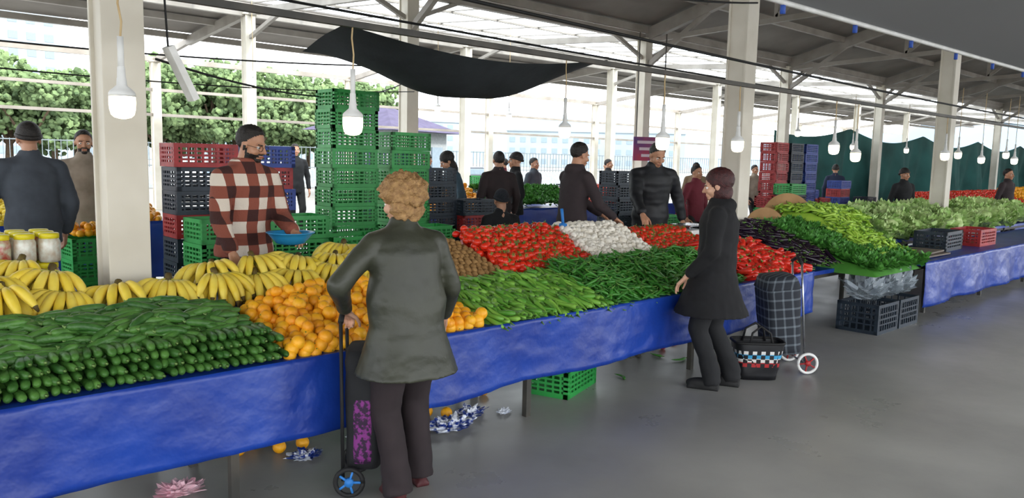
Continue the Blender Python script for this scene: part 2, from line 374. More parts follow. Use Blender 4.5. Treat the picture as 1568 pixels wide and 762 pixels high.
person('banana_seller',(2.20,5.08,.1),193,1.76,lean=.10,lh=(2.40,4.76,1.15),rh=(1.96,4.72,1.05),head=(-10,20,0),top=plaid('plaid_fleece','#dccfc0','#8a4c3c','#40221e',42,40),bottom=M_blk,hk='short',hem=.86,hw=.19,hd=.15,bulk=1.16,vox=.012,hood=True,beard=True,glasses=True,slb=1.1,curl=(.6,.4))
person('seller_in_hoodie',(5.72,5.32,.1),-100,1.76,lean=.1,lh=(6.08,5.25,1.12),rh=(6.02,5.02,1.10),head=(-8,0,0),top=M_hoodie,bottom=M_blk,hk='short',hood=True,bulk=1.08)
person('seller_in_puffer_jacket',(6.85,5.2,.1),145,1.80,lean=.16,lh=(7.1,4.95,1.05),rh=(6.35,4.9,1.06),head=(-20,10,0),top=M_puff,bottom=M_blk,hk='short',bulk=1.2,puff=.003,slb=1.1)
person('man_in_gray_jacket',(1.33,7.0,.1),10,1.77,lean=.05,lh=(.95,7.2,1.0),head=(0,-10,0),top=M_gray,bottom=M_blk,hk='beanie',hm=M_hdark,bulk=1.2,slb=1.1)
person('man_in_beige_coat',(2.05,8.42,.1),165,1.76,head=(0,5,0),top=M_beige,bottom=M_blk,hk='short',bulk=1.15,beard=True)
person('far_shopper',(7.6,14.95,0),170,1.9,top=M_blk)
person('far_shopper',(9.0,12.25,0),200,1.76,top=M_navy,hk='beanie')
person('woman_in_blue_jacket',(6.64,8.3,.1),75,1.68,lean=.25,rh=(6.2,8.5,1.0),head=(-20,0,0),top=M_jean,hk='long',female=True)
person('man_in_brown_jacket',(7.05,7.95,.05),-25,1.73,top=M_brown,hk='short',bulk=1.15)
person('man_with_beanie',(7.83,8.45,.05),60,1.73,top=M_blk,hk='beanie')
person('seated_man',(6.01,6.72,0),-20,1.75,ph=.52,feet=((-.1,.4),(.1,.42)),top=M_blk,hk='beanie',hm=M_gbean)
person('far_seller',(10.3,6.95,0),170,1.65,top=M_maroon,hk='short')
person('far_seller',(14.95,5.6,0),150,1.68,top=M_blk,hk='beanie')
person('far_seller',(18.6,4.9,0),165,1.72,top=M_hoodie,hk='short')
person('far_shopper',(13.6,9.2,0),120,1.7,top=M_tan);person('far_shopper',(19.5,9.0,0),-60,1.74,top=M_navy,hk='beanie');person('far_shopper',(25,4.2,0),80,1.7,top=M_gray);person('far_shopper',(17.3,10,0),160,1.68,top=M_beige);person('far_shopper',(11.5,12.8,0),30,1.7,top=M_maroon)
person('far_shopper',(10.6,10.9,0),190,1.72,top=M_gray,hk='short');person('far_shopper',(14.6,12.4,0),200,1.74,top=M_blk,hk='short');person('far_shopper',(16.2,13.8,0),60,1.7,top=M_tan,hk='beanie')
mb=MB();mb.add(lathe([(.16,0),(.18,.01),(.14,.38),(.17,.4),(.17,.415)],20));obj('plastic_stool',mb.mesh('plastic_stool',[M_bluec]),(6.01,6.72,0))
# ------------------------------------------------------------------ room shell
def slab(name,c,s,m,bevel=0,rot=(0,0,0)):
    o=obj(name,MB().add(box((0,0,0),s)).mesh(name,[m]),c,rot)
    if bevel: bev(o,bevel)
    return o
slab('floor',(25,5,-.1),(90,42,.2),M_conc)
M_asph=mat('outside_asphalt','#8b8b88','#7b7a74',rough=.9,scale=.2)
slab('ground_outside',(40,150,-.25),(700,600,.2),M_asph)
CS=[1.29+6.25*k for k in range(-1,9)]
def pillar(x,y,h,w=.3):
    mb=MB(); mb.add(box((0,0,h/2),(w*.8,w,h))); mb.add(box((0,-w/2,h/2),(w,.025,h))); mb.add(box((0,w/2,h/2),(w,.025,h)))
    mb.add(box((0,0,.02),(w*1.5,w*1.5,.04))); mb.add(box((0,0,h-.02),(w*1.4,w*1.4,.04)))
    return bev(obj('steel_column',mb.mesh('steel_column',[M_pill]),(x,y,0)),.005)
for s in CS:
    for n,h in ((4.6,6.0),(10.8,4.35),(17,4.75),(23.2,4.2)):
        if s<0 and n<15: continue
        pillar(s+(.01 if n<5 else 0),n,h,.215 if n<6 else .23)
def sheet(name,pts,m,th=.05):
    mb=MB(); top=[Vector(p)+Vector((0,0,th)) for p in pts]
    V=[Vector(p) for p in pts]+top;k=len(pts)
    F=[tuple(range(k)),tuple(range(2*k-1,k-1,-1))]+[(i,i+k,(i+1)%k+k,(i+1)%k) for i in range(k)]
    mb.add((V,F)); return obj(name,mb.mesh(name,[m]))
S0,S1=-10,62
sheet('ceiling',[(S0,-1.6,4.6),(S1,-1.6,4.6),(S1,4.6,6.3),(S0,4.6,6.3)],M_roof)
sheet('ceiling.001',[(S0,4.6,6.3),(S1,4.6,6.3),(S1,10.8,4.6),(S0,10.8,4.6)],M_roof)
sheet('ceiling.002',[(S0,17,5.0),(S1,17,5.0),(S1,20.6,4.7),(S0,20.6,4.7)],M_roof)
sheet('added_sun_block_roof',[(S0,-6.0,4.7),(S1,-6.0,4.7),(S1,-4.1,4.66),(S0,-4.1,4.66)],M_roof)  # unseen roof bay behind the camera, added to block the sun
sheet('added_sun_block_roof.001',[(S0,-3.5,4.65),(S1,-3.5,4.65),(S1,-1.6,4.6),(S0,-1.6,4.6)],M_roof)  # near half of the added sun-blocking bay, also out of view
mb=MB()
def rz(n):
    if n<=4.6: return 4.55+(n+1.6)*1.7/6.2
    if n<=10.8: return 6.25-(n-4.6)*1.7/6.2
    return 4.55
for s in CS:
    mb.add(beam((s,-6,4.5),(s,-1.6,4.4),.14,.25))
    mb.add(beam((s,-1.6,4.4),(s,4.6,6.1),.14,.25)); mb.add(beam((s,4.6,6.1),(s,10.8,4.4),.14,.25))
    mb.add(beam((s,10.8,4.38),(s,17,4.78),.1,.14)); mb.add(beam((s,17,4.8),(s,20.6,4.5),.12,.22)); mb.add(beam((s,20.6,4.5),(s,23.2,4.2),.1,.15))
    mb.add(beam((s,10.8,4.3),(s,4.6,4.5),.08,.1)); 
    mb.add(beam((s,10.8,3.7),(s,9.2,4.75),.09,.1)); mb.add(beam((s,7.7,4.45),(s,6.2,5.65),.07,.08)); mb.add(beam((s,7.7,4.45),(s,7.7,5.3),.07,.08))
    mb.add(beam((s,10.8,3.9),(s+1.2,10.8,4.4),.07,.07)); mb.add(beam((s,10.8,3.9),(s-1.2,10.8,4.4),.07,.07))
    mb.add(beam((s,17,4.2),(s,15.4,4.6),.08,.08))
for n in (-1.6,-.05,1.5,3.05,4.6,6.15,7.7,9.25,10.7):
    mb.add(beam((S0,n,rz(n)-.06),(S1,n,rz(n)-.06),.08,.14))
for n,z in ((10.8,4.37),(17,4.75),(23.2,4.25),(20.6,4.6),(18.8,4.75),(23.2,3.4),(23.2,2.7)): mb.add(beam((S0,n,z),(S1,n,z),.1 if n>23 else .12,.08 if z<4 else .14))
obj('roof_truss_frame',mb.mesh('roof_truss_frame',[M_steel]))
mb=MB()
for k in range(0,4): 
    n=10.95+k*2.0; z=4.49+(n-10.8)*.075; mb.add(beam((S0,n,z),(S1,n,z),.05,.04))
x=S0+.1
while x<S1: mb.add(beam((x,10.9,4.52),(x,16.9,4.98),.05,.02)); x+=1.25
obj('skylight_glazing_bars',mb.mesh('skylight_glazing_bars',[M_steel]))
m=bpy.data.materials.new('translucent_roof_panel');m.use_nodes=True;nt=m.node_tree;nt.nodes.clear()
o=nt.nodes.new('ShaderNodeOutputMaterial');t=nt.nodes.new('ShaderNodeBsdfTransparent');t.inputs[0].default_value=(.93,.96,.98,1);d=nt.nodes.new('ShaderNodeBsdfTranslucent');x=nt.nodes.new('ShaderNodeMixShader');x.inputs[0].default_value=.15
nt.links.new(t.outputs[0],x.inputs[1]);nt.links.new(d.outputs[0],x.inputs[2]);nt.links.new(x.outputs[0],o.inputs[0])
sheet('window_1',[(S0,10.8,4.56),(S1,10.8,4.56),(S1,17,5.03),(S0,17,5.03)],m,.01)
sheet('added_sun_strip_pane',[(S0,-4.1,4.66),(S1,-4.1,4.66),(S1,-3.5,4.65),(S0,-3.5,4.65)],m,.01)  # unseen strip, added so a sun streak falls on the floor
# ------------------------------------------------------------------ outside
M_bw=mat('far_building_wall_hazed','#98a5ae','#8d9ba5',rough=.9,scale=.1)  # distance haze put into the pale blue-grey wall colour
M_win=mat('far_window_glass_hazed','#7f909d','#768895',rough=.3)  # kept close to the wall tone to imitate haze
def building(x,y,w,d,h,rot=0,name='apartment_building'):
    mb=MB();mb.add(box((0,0,h/2),(w,d,h)))
    k=int(h//3)
    for i in range(k):
        for j in range(int(w//3)):
            mb.add(box((-w/2+1.5+3*j,-d/2-.02,1.6+3*i),(1.5,.1,1.4)),1)
    mb.add(box((0,0,h+.2),(w+.6,d+.6,.4)))
    return obj(name,mb.mesh(name,[M_bw,M_win]),(x,y,-.1),(0,0,rot))
building(20,175,38,14,30,.1); building(60,200,30,14,16,.2); building(-5,190,26,14,24); building(120,190,50,12,12,-.4); building(170,150,50,12,10,-.8)
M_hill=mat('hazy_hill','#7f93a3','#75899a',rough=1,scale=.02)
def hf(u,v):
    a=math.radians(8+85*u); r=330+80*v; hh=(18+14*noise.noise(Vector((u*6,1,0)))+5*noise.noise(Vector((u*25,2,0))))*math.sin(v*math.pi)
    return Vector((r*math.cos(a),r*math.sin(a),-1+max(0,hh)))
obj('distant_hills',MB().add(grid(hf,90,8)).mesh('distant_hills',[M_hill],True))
M_pine=mat('pine_foliage_hazed','#4a6040','#7e9564',rough=.95,scale=1.3,island=.6)  # greens paled and dulled, haze painted into the foliage colour
M_trunk=mat('tree_bark','#6b5a48','#54463a',rough=.9)
def tree_mesh(seed):
    random.seed(seed); mb=MB(); mb.add(tube([(0,0,0),(.1,0,2),(.2,.1,4.2)],[.22,.17,.1],8),1)
    for k in range(5): 
        a=k*1.3; mb.add(tube([(.1,0,2.0),(math.cos(a)*1.6,math.sin(a)*1.6,3.9)],[.1,.05],6),1)
    lob=[(U(-2.3,2.3),U(-2.3,2.3),U(2.4,5.6),U(.8,1.5)) for _ in range(14)]
    for k in range(1900):
        L=random.choice(lob); d=Vector((random.gauss(0,1),random.gauss(0,1),random.gauss(0,.8))).normalized()*L[3]*U(.6,1.12)
        rr=U(.09,.24); V,F=ell((0,0,0),(rr*U(.7,1.3),rr*U(.7,1.3),rr*U(.4,.8)),5,3)
        mb.add((V,F),0,TR(L[0]+d.x,L[1]+d.y,L[2]+d.z*.8,U(0,3),U(0,3),U(0,3)))
    return mb.mesh('pine_tree',[M_pine,M_trunk],False)
TM=[tree_mesh(i) for i in range(4)]
random.seed(3)
for k in range(24):
    a=math.radians(58.5+28*k/23); r=U(54,64); s=U(.95,1.25)
    obj('pine_tree',TM[k%4],(r*math.cos(a),r*math.sin(a),-.15),(0,0,U(0,6)),None,(s,s,s*U(.85,1.1)))
M_fw=mat('boundary_wall_render','#9aa0a2','#8c9294',rough=.9)
mb=MB();mb.add(box((0,0,.5),(150,.2,1.0)),0)
for k in range(600): mb.add(box((-75+k*.25,0,1.6),(.03,.03,1.3)),1)
mb.add(box((0,0,2.2),(150,.05,.05)),1);mb.add(box((0,0,1.1),(150,.05,.05)),1)
obj('perimeter_fence',mb.mesh('perimeter_fence',[M_fw,mat('fence_paint','#6d777c','#5c666b')]),(40,37,-.1),(0,0,-.12))
mb=MB();mb.add(box((0,0,1.5),(4,4,3)),0);mb.add(([Vector((-2.7,-2.6,2.9)),Vector((2.7,-2.6,2.9)),Vector((2.7,2.6,2.9)),Vector((-2.7,2.6,2.9)),Vector((0,0,4.1))],[(0,1,4),(1,2,4),(2,3,4),(3,0,4),(3,2,1,0)]),1)
for k in (-1,0,1): mb.add(box((k*1.2,-2.02,1.7),(.8,.1,1.1)),2)
obj('kiosk_building',mb.mesh('kiosk_building',[M_fw,mat('purple_roof_tiles','#3c3652','#484260',rough=.8,scale=3),M_win]),(19.9,30.3,-.1),(0,0,.3))
def car(x,y,r,c):
    mb=MB();P=[(-2.1,.35),(-2.1,.8),(-1.5,.95),(-.9,1.4),(.6,1.42),(1.25,.98),(2.0,.85),(2.1,.4)]
    V=[Vector((a,-.85,b)) for a,b in P]+[Vector((a,.85,b)) for a,b in P];k=8
    mb.add((V,[tuple(range(k-1,-1,-1)),tuple(range(k,2*k))]+[(i,(i+1)%k,(i+1)%k+k,i+k) for i in range(k)]))
    for a in (-1.3,1.3):
        for b in (-.8,.8): mb.add(tube([(a,b-.1,.33),(a,b+.1,.33)],.33,16),1)
    mb.add(box((-.15,0,1.16),(1.9,1.72,.34)),2)
    bev(obj('parked_car',mb.mesh('parked_car',[c,M_black,M_win]),(x,y,-.15),(0,0,r)),.05)
cw=mat('car_paint_white','#b8babc',rough=.3)
car(12.5,31,0,cw);car(25.5,31.5,.1,mat('car_paint_gray','#5a6068',rough=.3))
# ------------------------------------------------------------------ stall tables
def cloth_front(name,x0,x1,y,z0,z1,amp=.02,m=M_blue,seed=0):
    def f(u,v):
        x=x0+(x1-x0)*u; k=v
        yy=y-amp*(k)*(.9*math.sin(x*5.1+seed)+.8*noise.noise(Vector((x*2.2,seed,k)))+.6*noise.noise(Vector((x*7,seed,k*3)))) -.015*k-.006*noise.noise(Vector((x*9+k*4,seed,k*7)))
        return Vector((x,yy,z1+(z0+.025*noise.noise(Vector((x*1.7,seed+9,0)))-z1)*v))
    o=obj(name,MB().add(grid(f,int((x1-x0)*26),14)).mesh(name,[m],True))
    s=o.modifiers.new('s','SOLIDIFY');s.thickness=.004
    return o
def table(name,x0,x1,y0,y1,z,legs=(),m=M_blue):
    mb=MB();mb.add(box(((x0+x1)/2,(y0+y1)/2,z-.02),(x1-x0,y1-y0,.04)),0)
    for lx in legs:
        for ly in (y0+.09,y1-.08): mb.add(box((lx,ly,(z-.04)/2),(.04,.04,z-.04)),1)
        mb.add(box((lx,(y0+y1)/2,z-.07),(.04,y1-y0-.1,.06)),1)
    for ly in (y0+.09,y1-.08): mb.add(box(((x0+x1)/2,ly,z-.07),(x1-x0-.1,.04,.05)),1)
    return obj(name,mb.mesh(name,[m,M_dsteel]))
table('stall_table',-1.2,7.05,3.4,4.10,.66,(-.5,1.44,3.38,5.21,6.9))
cloth_front('blue_tablecloth',-1.2,7.05,3.39,.27,.665,.022)
table('display_shelf',-1.2,7.05,4.11,4.86,.80,(-.5,1.8,3.38,5.21,6.9))
cloth_front('shelf_cloth',-1.2,7.05,4.10,.70,.805,.004,seed=5)
table('stall_table',9.15,17.5,3.15,4.0,.62,(9.5,11.5,13.5,15.5,17.3))
cloth_front('blue_tablecloth',9.15,17.5,3.13,.12,.625,.03,seed=3)
table('display_shelf',9.75,17.5,4.01,5.2,.72,(9.9,11.5,13.5,15.5,17.3))
table('produce_bench',7.1,9.1,3.52,4.75,.62,(7.2,9.0));table('produce_bench',9.12,9.72,4.02,4.75,.62,(9.3,9.6))
table('jar_table',-.6,1.16,4.95,5.5,.84,(-.4,1.0))
table('back_stall_table',-.8,3.2,9.4,10.3,.85,(-.6,3.0)); cloth_front('blue_tablecloth',-.8,3.2,9.38,.2,.855,.02,seed=8)
table('back_stall_table',6.9,13.2,9.3,10.2,.85,(7.1,10,13)); cloth_front('blue_tablecloth',6.9,13.2,9.28,.2,.855,.02,seed=11)
table('back_stall_table',16.5,34,5.4,6.6,.8,(17,22,28,33)); cloth_front('blue_tablecloth',16.5,34,5.38,.2,.805,.02,seed=15)
# ------------------------------------------------------------------ overhead
def wire(name,pts,r=.006,m=M_black):
    return obj(name,MB().add(tube(pts,r,6)).mesh(name,[m],True))
obj('overhead_rail',MB().add(beam((-2,3.8,2.37),(30,3.8,2.37),.035)).mesh('overhead_rail',[M_dsteel]))
def sag(a,b,d,n=16):
    a=Vector(a);b=Vector(b);return [a.lerp(b,i/n)-Vector((0,0,d*4*(i/n)*(1-i/n))) for i in range(n+1)]
wire('power_cable',sag((-2,3.8,2.75),(30,3.8,2.8),.25,30),.012)
wire('power_cable',sag((-2,7.5,3.3),(40,7.5,3.3),.2,30),.015)
wire('power_cable',sag((1.6,4.9,2.2),(7.3,10.4,2.9),.25,20),.008)
wire('power_cable',sag((-3,7.3,2.5),(7.3,10.3,2.7),.2,20),.008)
wire('power_cable',sag((-3,10.4,3.0),(7.3,10.4,3.1),.2,20),.012)
wire('power_cable',sag((1.55,4.3,3.2),(7.3,4.3,3.3),.2,20),.01)
bulb_prof=[(.012,.17),(.016,.165),(.018,.12),(.02,.115),(.022,.085),(.05,.06),(.056,.05),(.056,.035)]
glass_prof=[(.055,.035),(.056,.01),(.054,-.02),(.048,-.045),(.035,-.058),(.012,-.064)]
BM=MB().add(lathe(bulb_prof),0).add(lathe(glass_prof),1).add(tube([(0,0,.165),(0,0,.3)],.014,8),2).mesh('bulb',[M_white,M_bulbg,M_white],True)
M_cord=mat('lamp_cord','#cdb68c','#b89c70',rough=.8)
for (x,y,z,t) in [(1.09,3.8,1.86,2.37),(2.28,3.8,1.83,2.37),(5.14,4.9,1.92,2.6),(5.13,3.8,1.82,2.37),(6.25,3.8,1.83,2.37),(8.16,3.8,1.85,2.37),(8.7,3.8,1.78,2.37),(11.48,3.8,1.84,2.37),(14.2,4.5,1.9,3),(15.4,4.5,1.84,3),(16.2,4.2,1.84,3),(16.8,4.5,1.95,3),(6.15,13.7,2.85,4.4),(8.6,11.4,2.55,4.4),(10.9,12,2.55,4.4),(12.5,7.5,2.1,3.2),(14.5,7.5,2.3,3.2),(17,7.5,2.1,3.2),(20,7.5,2.1,3.2),(23,4.6,2.1,3.2),(19,3.9,1.9,2.37),(21,3.9,1.9,2.37)]:
    e=empty('hanging_bulb',(x,y,z)); obj('bulb',BM,parent=e)
    h=t-z; obj('cord',MB().add(tube([(0,0,.29),(.008,.004,.29+(h-.29)*.35),(-.006,0,.29+(h-.29)*.7),(0,0,h)],.005,6)).mesh('cord',[M_cord],True),parent=e)
def tp(u,v):
    x=2.9+2.95*u; return Vector((x+.35*v,4.95+1.3*v,2.58-.26*math.sin(math.pi*v)*math.sin(math.pi*u)-.14*math.sin(math.pi*u)+.02*math.sin(u*22+v*5)*v-.02*v+.06*u))
obj('shade_cloth_awning',MB().add(grid(tp,40,16)).mesh('shade_cloth_awning',[M_tarp],True))
def tp2(u,v):
    x=3.55+9*u; return Vector((x,2.2-2.6*v,2.54+.2*u*.55+.35*v+.03*math.sin(x*3+v*4)*v))
obj('grey_canvas_awning',MB().add(grid(tp2,60,10)).mesh('grey_canvas_awning',[M_gtarp],True))
mb=MB().add(tube([tp2(i/40,0)+Vector((0,-.005,-.01)) for i in range(41)],.016,6),0)
for k in range(10):
    p=tp2(.05+k*.1,0); mb.add(box(p+Vector((0,0,-.04)),(.025,.02,.06)),1)
obj('awning_hem_rope',mb.mesh('awning_hem_rope',[M_white,mat('blue_clip','#2f55b0')],True))
def tn(u,v):
    x=20.3+30*u; return Vector((x,11.2+.35*math.sin(x*2.3)*v+.15*math.sin(x*7+v*3)*v,2.9-.35*abs(math.sin(x*.5))-2.6*v))
obj('teal_netting_curtain',MB().add(grid(tn,160,8)).mesh('teal_netting_curtain',[M_teal],True))
mb=MB();mb.add(beam((1.535,4.5,2.23),(1.68,4.53,1.95),.065,.04),0);mb.add(tube([(1.535,4.5,2.23),(1.5,4.5,3.0)],.006,6),1)
obj('fluorescent_fixture',mb.mesh('fluorescent_fixture',[M_white,M_black]))
mb=MB();mb.add(box((0,0,0),(.7,.03,.5)),0)
for k in range(3): mb.add(box((0,-.02,.14-.14*k),(.55-.1*k,.01,.06)),1)
mb.add(beam((-.3,0,.25),(-.3,0,2.4),.02),2);mb.add(beam((.3,0,.25),(.3,0,2.4),.02),2)
obj('hanging_sign_board',mb.mesh('hanging_sign_board',[mat('sign_purple','#4c2f6e','#a02c48',scale=2),mat('sign_letters','#c6b8c0'),M_dsteel]),(13.3,10.2,1.95),(0,0,-.5))
# ------------------------------------------------------------------ produce templates
def long_veg(L,r,bend,prof,seg=8,ns=9,stem=None):
    mb=MB();P=[];Rr=[]
    for i in range(ns):
        t=i/(ns-1); P.append((L*(t-.5),bend*math.sin(math.pi*t)*L,0)); Rr.append(max(r*prof(t),.001))
    V,F=tube(P,Rr,seg);mb.add((V,F),0)
    if stem: mb.add(tube([(-L/2+.004,0,0),(-L/2-stem*.5,.002,.002),(-L/2-stem,.006,.006)],[r*.45,.0035,.003],6),1)
    return mb
cuc=[long_veg(.165,.0195,b,lambda t:(max(0,1-abs(2*t-1)**5))**.5*(.93+.07*math.sin(3*t)),10,11,stem=.008) for b in (.03,.06,.10)]
pepd=[long_veg(.15,.013,b,lambda t:(min(1,t*7+.3))*(1-t)**.55+.03,7,9,stem=.03) for b in (.08,.16,-.2)]
pepf=[long_veg(.19,.019,b,lambda t:(min(1,t*7+.3))*(1-t)**.5+.03,8,9,stem=.035) for b in (.06,.14,-.12)]
eggp=[long_veg(.2,.026,b,lambda t:(.55+.5*t)*(max(0,1-abs(2*t-1)**6))**.5,9,10,stem=.03) for b in (.05,.12)]
redp=[long_veg(.17,.03,b,lambda t:(min(1,t*6+.4))*(1-t)**.5+.03,8,9,stem=.035) for b in (.05,.12)]
sph=MB().add(ell((0,0,0),(.037,.037,.035),16,10),0).add(tube([(0,0,.033),(0,0,.037)],[.004,.003],6),1)
tom=MB().add(ell((0,0,0),(.033,.033,.028),12,8),0)
for k in range(5):
    a=k*1.256; c,s=math.cos(a),math.sin(a)
    tom.add(([Vector((0,0,.031)),Vector((.008*c-.004*s,.008*s+.004*c,.031)),Vector((.026*c,.026*s,.028)),Vector((.008*c+.004*s,.008*s-.004*c,.031))],[(0,1,2,3)]),1)
tom.add(tube([(0,0,.026),(.003,0,.045)],[.003,.002],5),1)
mush=MB().add(lathe([(.001,.022),(.012,.021),(.022,.013),(.027,0),(.024,-.008),(.012,-.009),(.009,-.012),(.009,-.028),(.001,-.029)],12),0)
kiwi=MB().add(ell((0,0,0),(.034,.026,.026),12,8),0)
def heap(x0,x1,y0,y1,hf,sx,sy,yawf,layers=((0,1),),nt=1,jit=.35,tilt=.25,sz=(.9,1.1),any_rot=False,mask=None):
    out=[]
    for dz,keep in layers:
        y=y0
        while y<y1:
            x=x0+U(0,sx)
            while x<x1:
                xx=x+U(-jit,jit)*sx; yy=min(max(y+U(-jit,jit)*sy,y0),y1)
                if rnd()<keep and min(math.hypot(xx-c,yy-4.6) for c in CS)>.24 and (mask is None or mask(xx,yy)):
                    if any_rot: r=(U(0,6.28),U(0,6.28),U(0,6.28))
                    else: r=(U(-tilt,tilt)*1.5,U(-tilt,tilt),yawf())
                    slope=math.atan((hf(xx,yy+.03)-hf(xx,yy-.03))/.06)
                    M=Matrix.Translation((xx,yy,hf(xx,yy)+dz+U(-.006,.006)))@Matrix.Rotation(slope*.8,4,'X')@Euler(r).to_matrix().to_4x4()@Matrix.Scale(U(*sz),4)
                    out.append((random.randrange(nt),M))
                x+=sx
            y+=sy
    return out
def base(name,x0,x1,y0,y1,hf,m,drop=.03,z0=.66):
    def f(u,v):
        x=x0+(x1-x0)*u;y=y0+(y1-y0)*v
        e=min(u,1-u,v,1-v)
        return Vector((x,y,max(z0,(hf(x,y)-drop) if e>0 else z0)))
    return obj(name,MB().add(grid(f,24,12)).mesh(name,[m],True))
random.seed(31)
def hc(x,y): return .70+.13*clampf((y-3.45)/.3)+.035*clampf((y-3.7)/.3)+.02*noise.noise(Vector((x*3,y*3,0)))-.04*clampf((x-1.4)/.3)
pl=[]
for r in range(4):
    x=-1.15+.02*(r%2)
    while x<1.68:
        pl.append((random.randrange(3),TR(x,3.49+.032*r+U(-.012,.012),.685+.036*r,U(-.1,.1),0,math.pi/2+U(-.12,.12)+(math.pi if rnd()<.5 else 0),U(.92,1.08)))); x+=.041
pl+=heap(-1.15,1.6,3.6,4.06,hc,.075,.05,lambda:U(-.75,.75),((-.02,1),(.012,.85),(.03,.25)),3)
scat('cucumber_pile',cuc,[M_cuc,M_cuct],pl)
base('cucumber_pile_bed',-1.15,1.6,3.55,4.09,hc,M_cuc,.05)
def ho(x,y): 
    t=clampf((y-3.44)/.55); e=clampf((x-1.62)/.3)*clampf((3.0-x)/.3); return .70+.17*t*(.35+.65*e)
pl=heap(1.72,2.98,3.45,4.07,ho,.07,.06,lambda:0,((-.03,1),(.0,.95),(.03,.35)),1,.2,any_rot=True,sz=(.9,1.08))
scat('orange_pile',[sph],[M_oran,M_stem],pl); base('orange_pile_bed',1.75,2.95,3.5,4.08,ho,M_oran,.06)
def hp(x,y): return .69+.14*clampf((y-3.44)/.55)+.02*noise.noise(Vector((x*4,y*4,3)))
pl=heap(3.02,4.1,3.47,4.05,hp,.045,.075,lambda:math.pi/2+U(-.3,.3)+(math.pi if rnd()<.4 else 0),((-.02,1),(.005,1)),3,.25)
scat('light_green_pepper_pile',pepf,[M_pepl,M_stem],pl); base('pepper_pile_bed',3.0,4.1,3.45,4.08,hp,M_pepl,.03)
def hp2(x,y): return .69+.2*clampf((y-3.44)/.55)+.03*noise.noise(Vector((x*3,y*4,7)))
pl=heap(4.1,5.9,3.46,4.05,hp2,.06,.04,lambda:U(0,6.28),((-.02,1),(.008,1)),3,.4,.5)
scat('green_chili_pile',pepd,[M_pepd,M_stem],pl); base('green_chili_bed',4.1,5.95,3.45,4.08,hp2,M_pepd,.03)
pl=heap(6.0,7.0,3.46,4.1,hp2,.07,.06,lambda:U(0,6.28),((0,1),(.02,1)),2,.4,.5)
scat('red_pepper_pile',redp,[M_pepr,M_stem],pl); base('red_pepper_bed',5.97,7.0,3.45,4.08,hp2,M_pepr,.03)
def ht(c0,c1,top):
    def f(x,y):
        e=clampf((x-c0)/.18)*clampf((c1-x)/.18); return .83+(top-.83)*clampf((y-4.12)/.5)*(.4+.6*e)
    return f
h=ht(2.85,3.85,1.02); pl=heap(2.95,3.72,4.15,4.77,h,.054,.048,lambda:math.pi/2+U(-.2,.2),((-.02,1),(0,1)),1,.1,.1)
scat('kiwi_pile',[kiwi],[M_kiwi],pl); base('kiwi_bed',2.9,3.74,4.14,4.77,h,M_kiwi,.03,.8)
h1=ht(3.6,4.9,1.08); pl=heap(3.76,4.74,4.15,4.77,h1,.06,.052,lambda:0,((-.03,1),(0,1),(.02,.35)),1,.3,.6,sz=(.85,1.15))
scat('tomato_pile',[tom],[M_tom,M_stem],pl); base('tomato_bed',3.76,4.76,4.14,4.77,h1,M_tom,.05,.8)
h2=ht(4.65,5.75,1.07); pl=heap(4.8,5.62,4.15,4.77,h2,.045,.042,lambda:0,((-.02,1),(0,1),(.015,.5)),1,.35,any_rot=True,sz=(.9,1.5))
scat('mushroom_pile',[mush],[M_mush],pl); base('mushroom_bed',4.8,5.62,4.14,4.77,h2,M_mush,.04,.8)
h3=ht(5.5,7.2,1.0); pl=heap(5.68,6.6,4.15,4.77,h3,.062,.055,lambda:0,((-.03,1),(0,1)),1,.3,.6)
scat('tomato_pile',[tom],[M_tom,M_stem],pl); base('tomato_bed',5.68,6.6,4.14,4.77,h3,M_tom,.05,.8)
# bananas
def banana_bunch(seed,n=7):
    random.seed(seed); mb=MB()
    for layer in range(2):
        m_=n-layer
        for k in range(m_):
            f=(k+.5)/m_*2-1; a=f*.85+U(-.05,.05); L=U(.205,.235)*(1-.1*layer)*(1-.12*abs(f))
            d=Vector((math.sin(a),-math.cos(a),0)); P=[];Rr=[];p=Vector((f*.035,0,.016-.022*layer))
            for i in range(10):
                t=i/9; ang=.55-layer*.35-t*1.55
                if i: p=p+(d*math.cos(ang)+Vector((0,0,math.sin(ang))))*L/9
                P.append(p.copy()); Rr.append([.007,.0085,.013,.0165,.018,.0185,.018,.0155,.010,.004][i])
            V,F=tube(P,Rr,7); mb.add((V,F),0)
            nf=len(mb.m)-len(F)
            for j in range(7): mb.m[nf+j]=1; mb.m[nf+7+j]=1; mb.m[nf+8*7+j]=2
            mb.m[-1]=2
    mb.add(tube([(-.045,.008,.002),(0,.014,.006),(.045,.008,.002)],[.014,.02,.014],8),1)
    mb.add(tube([(0,.01,.01),(0,.04,.03)],[.016,.013],8),2)
    return mb
BT=[banana_bunch(i,n) for i,n in ((1,7),(2,6),(3,8))]
random.seed(11); pl=[]
for row,(y,z,step) in enumerate(((4.35,.92,.27),(4.54,.98,.27),(4.71,1.02,.27))):
    x=-1.0+.13*row
    while x<2.88:
        if not(row>=1 and 1.02<x<1.56) and not(row==2 and 1.6<x<2.75): pl.append((random.randrange(3),TR(x,y+U(-.03,.03),z+U(-.01,.03),U(.05,.3),U(-.2,.2),U(-.5,.3)-.15,U(1.3,1.42))))
        x+=step*U(.88,1.1)
scat('banana_bunches',BT,[M_ban,M_bang,M_bant],pl)
def he(x,y): return .68+.34*clampf((y-3.45)/.9)
pl=heap(7.1,7.75,3.55,4.65,he,.08,.055,lambda:U(-.8,.8)+math.pi/2,((0,1),(.03,.8)),2,.4,.3)
scat('aubergine_pile',eggp,[M_egg,M_stem],pl)
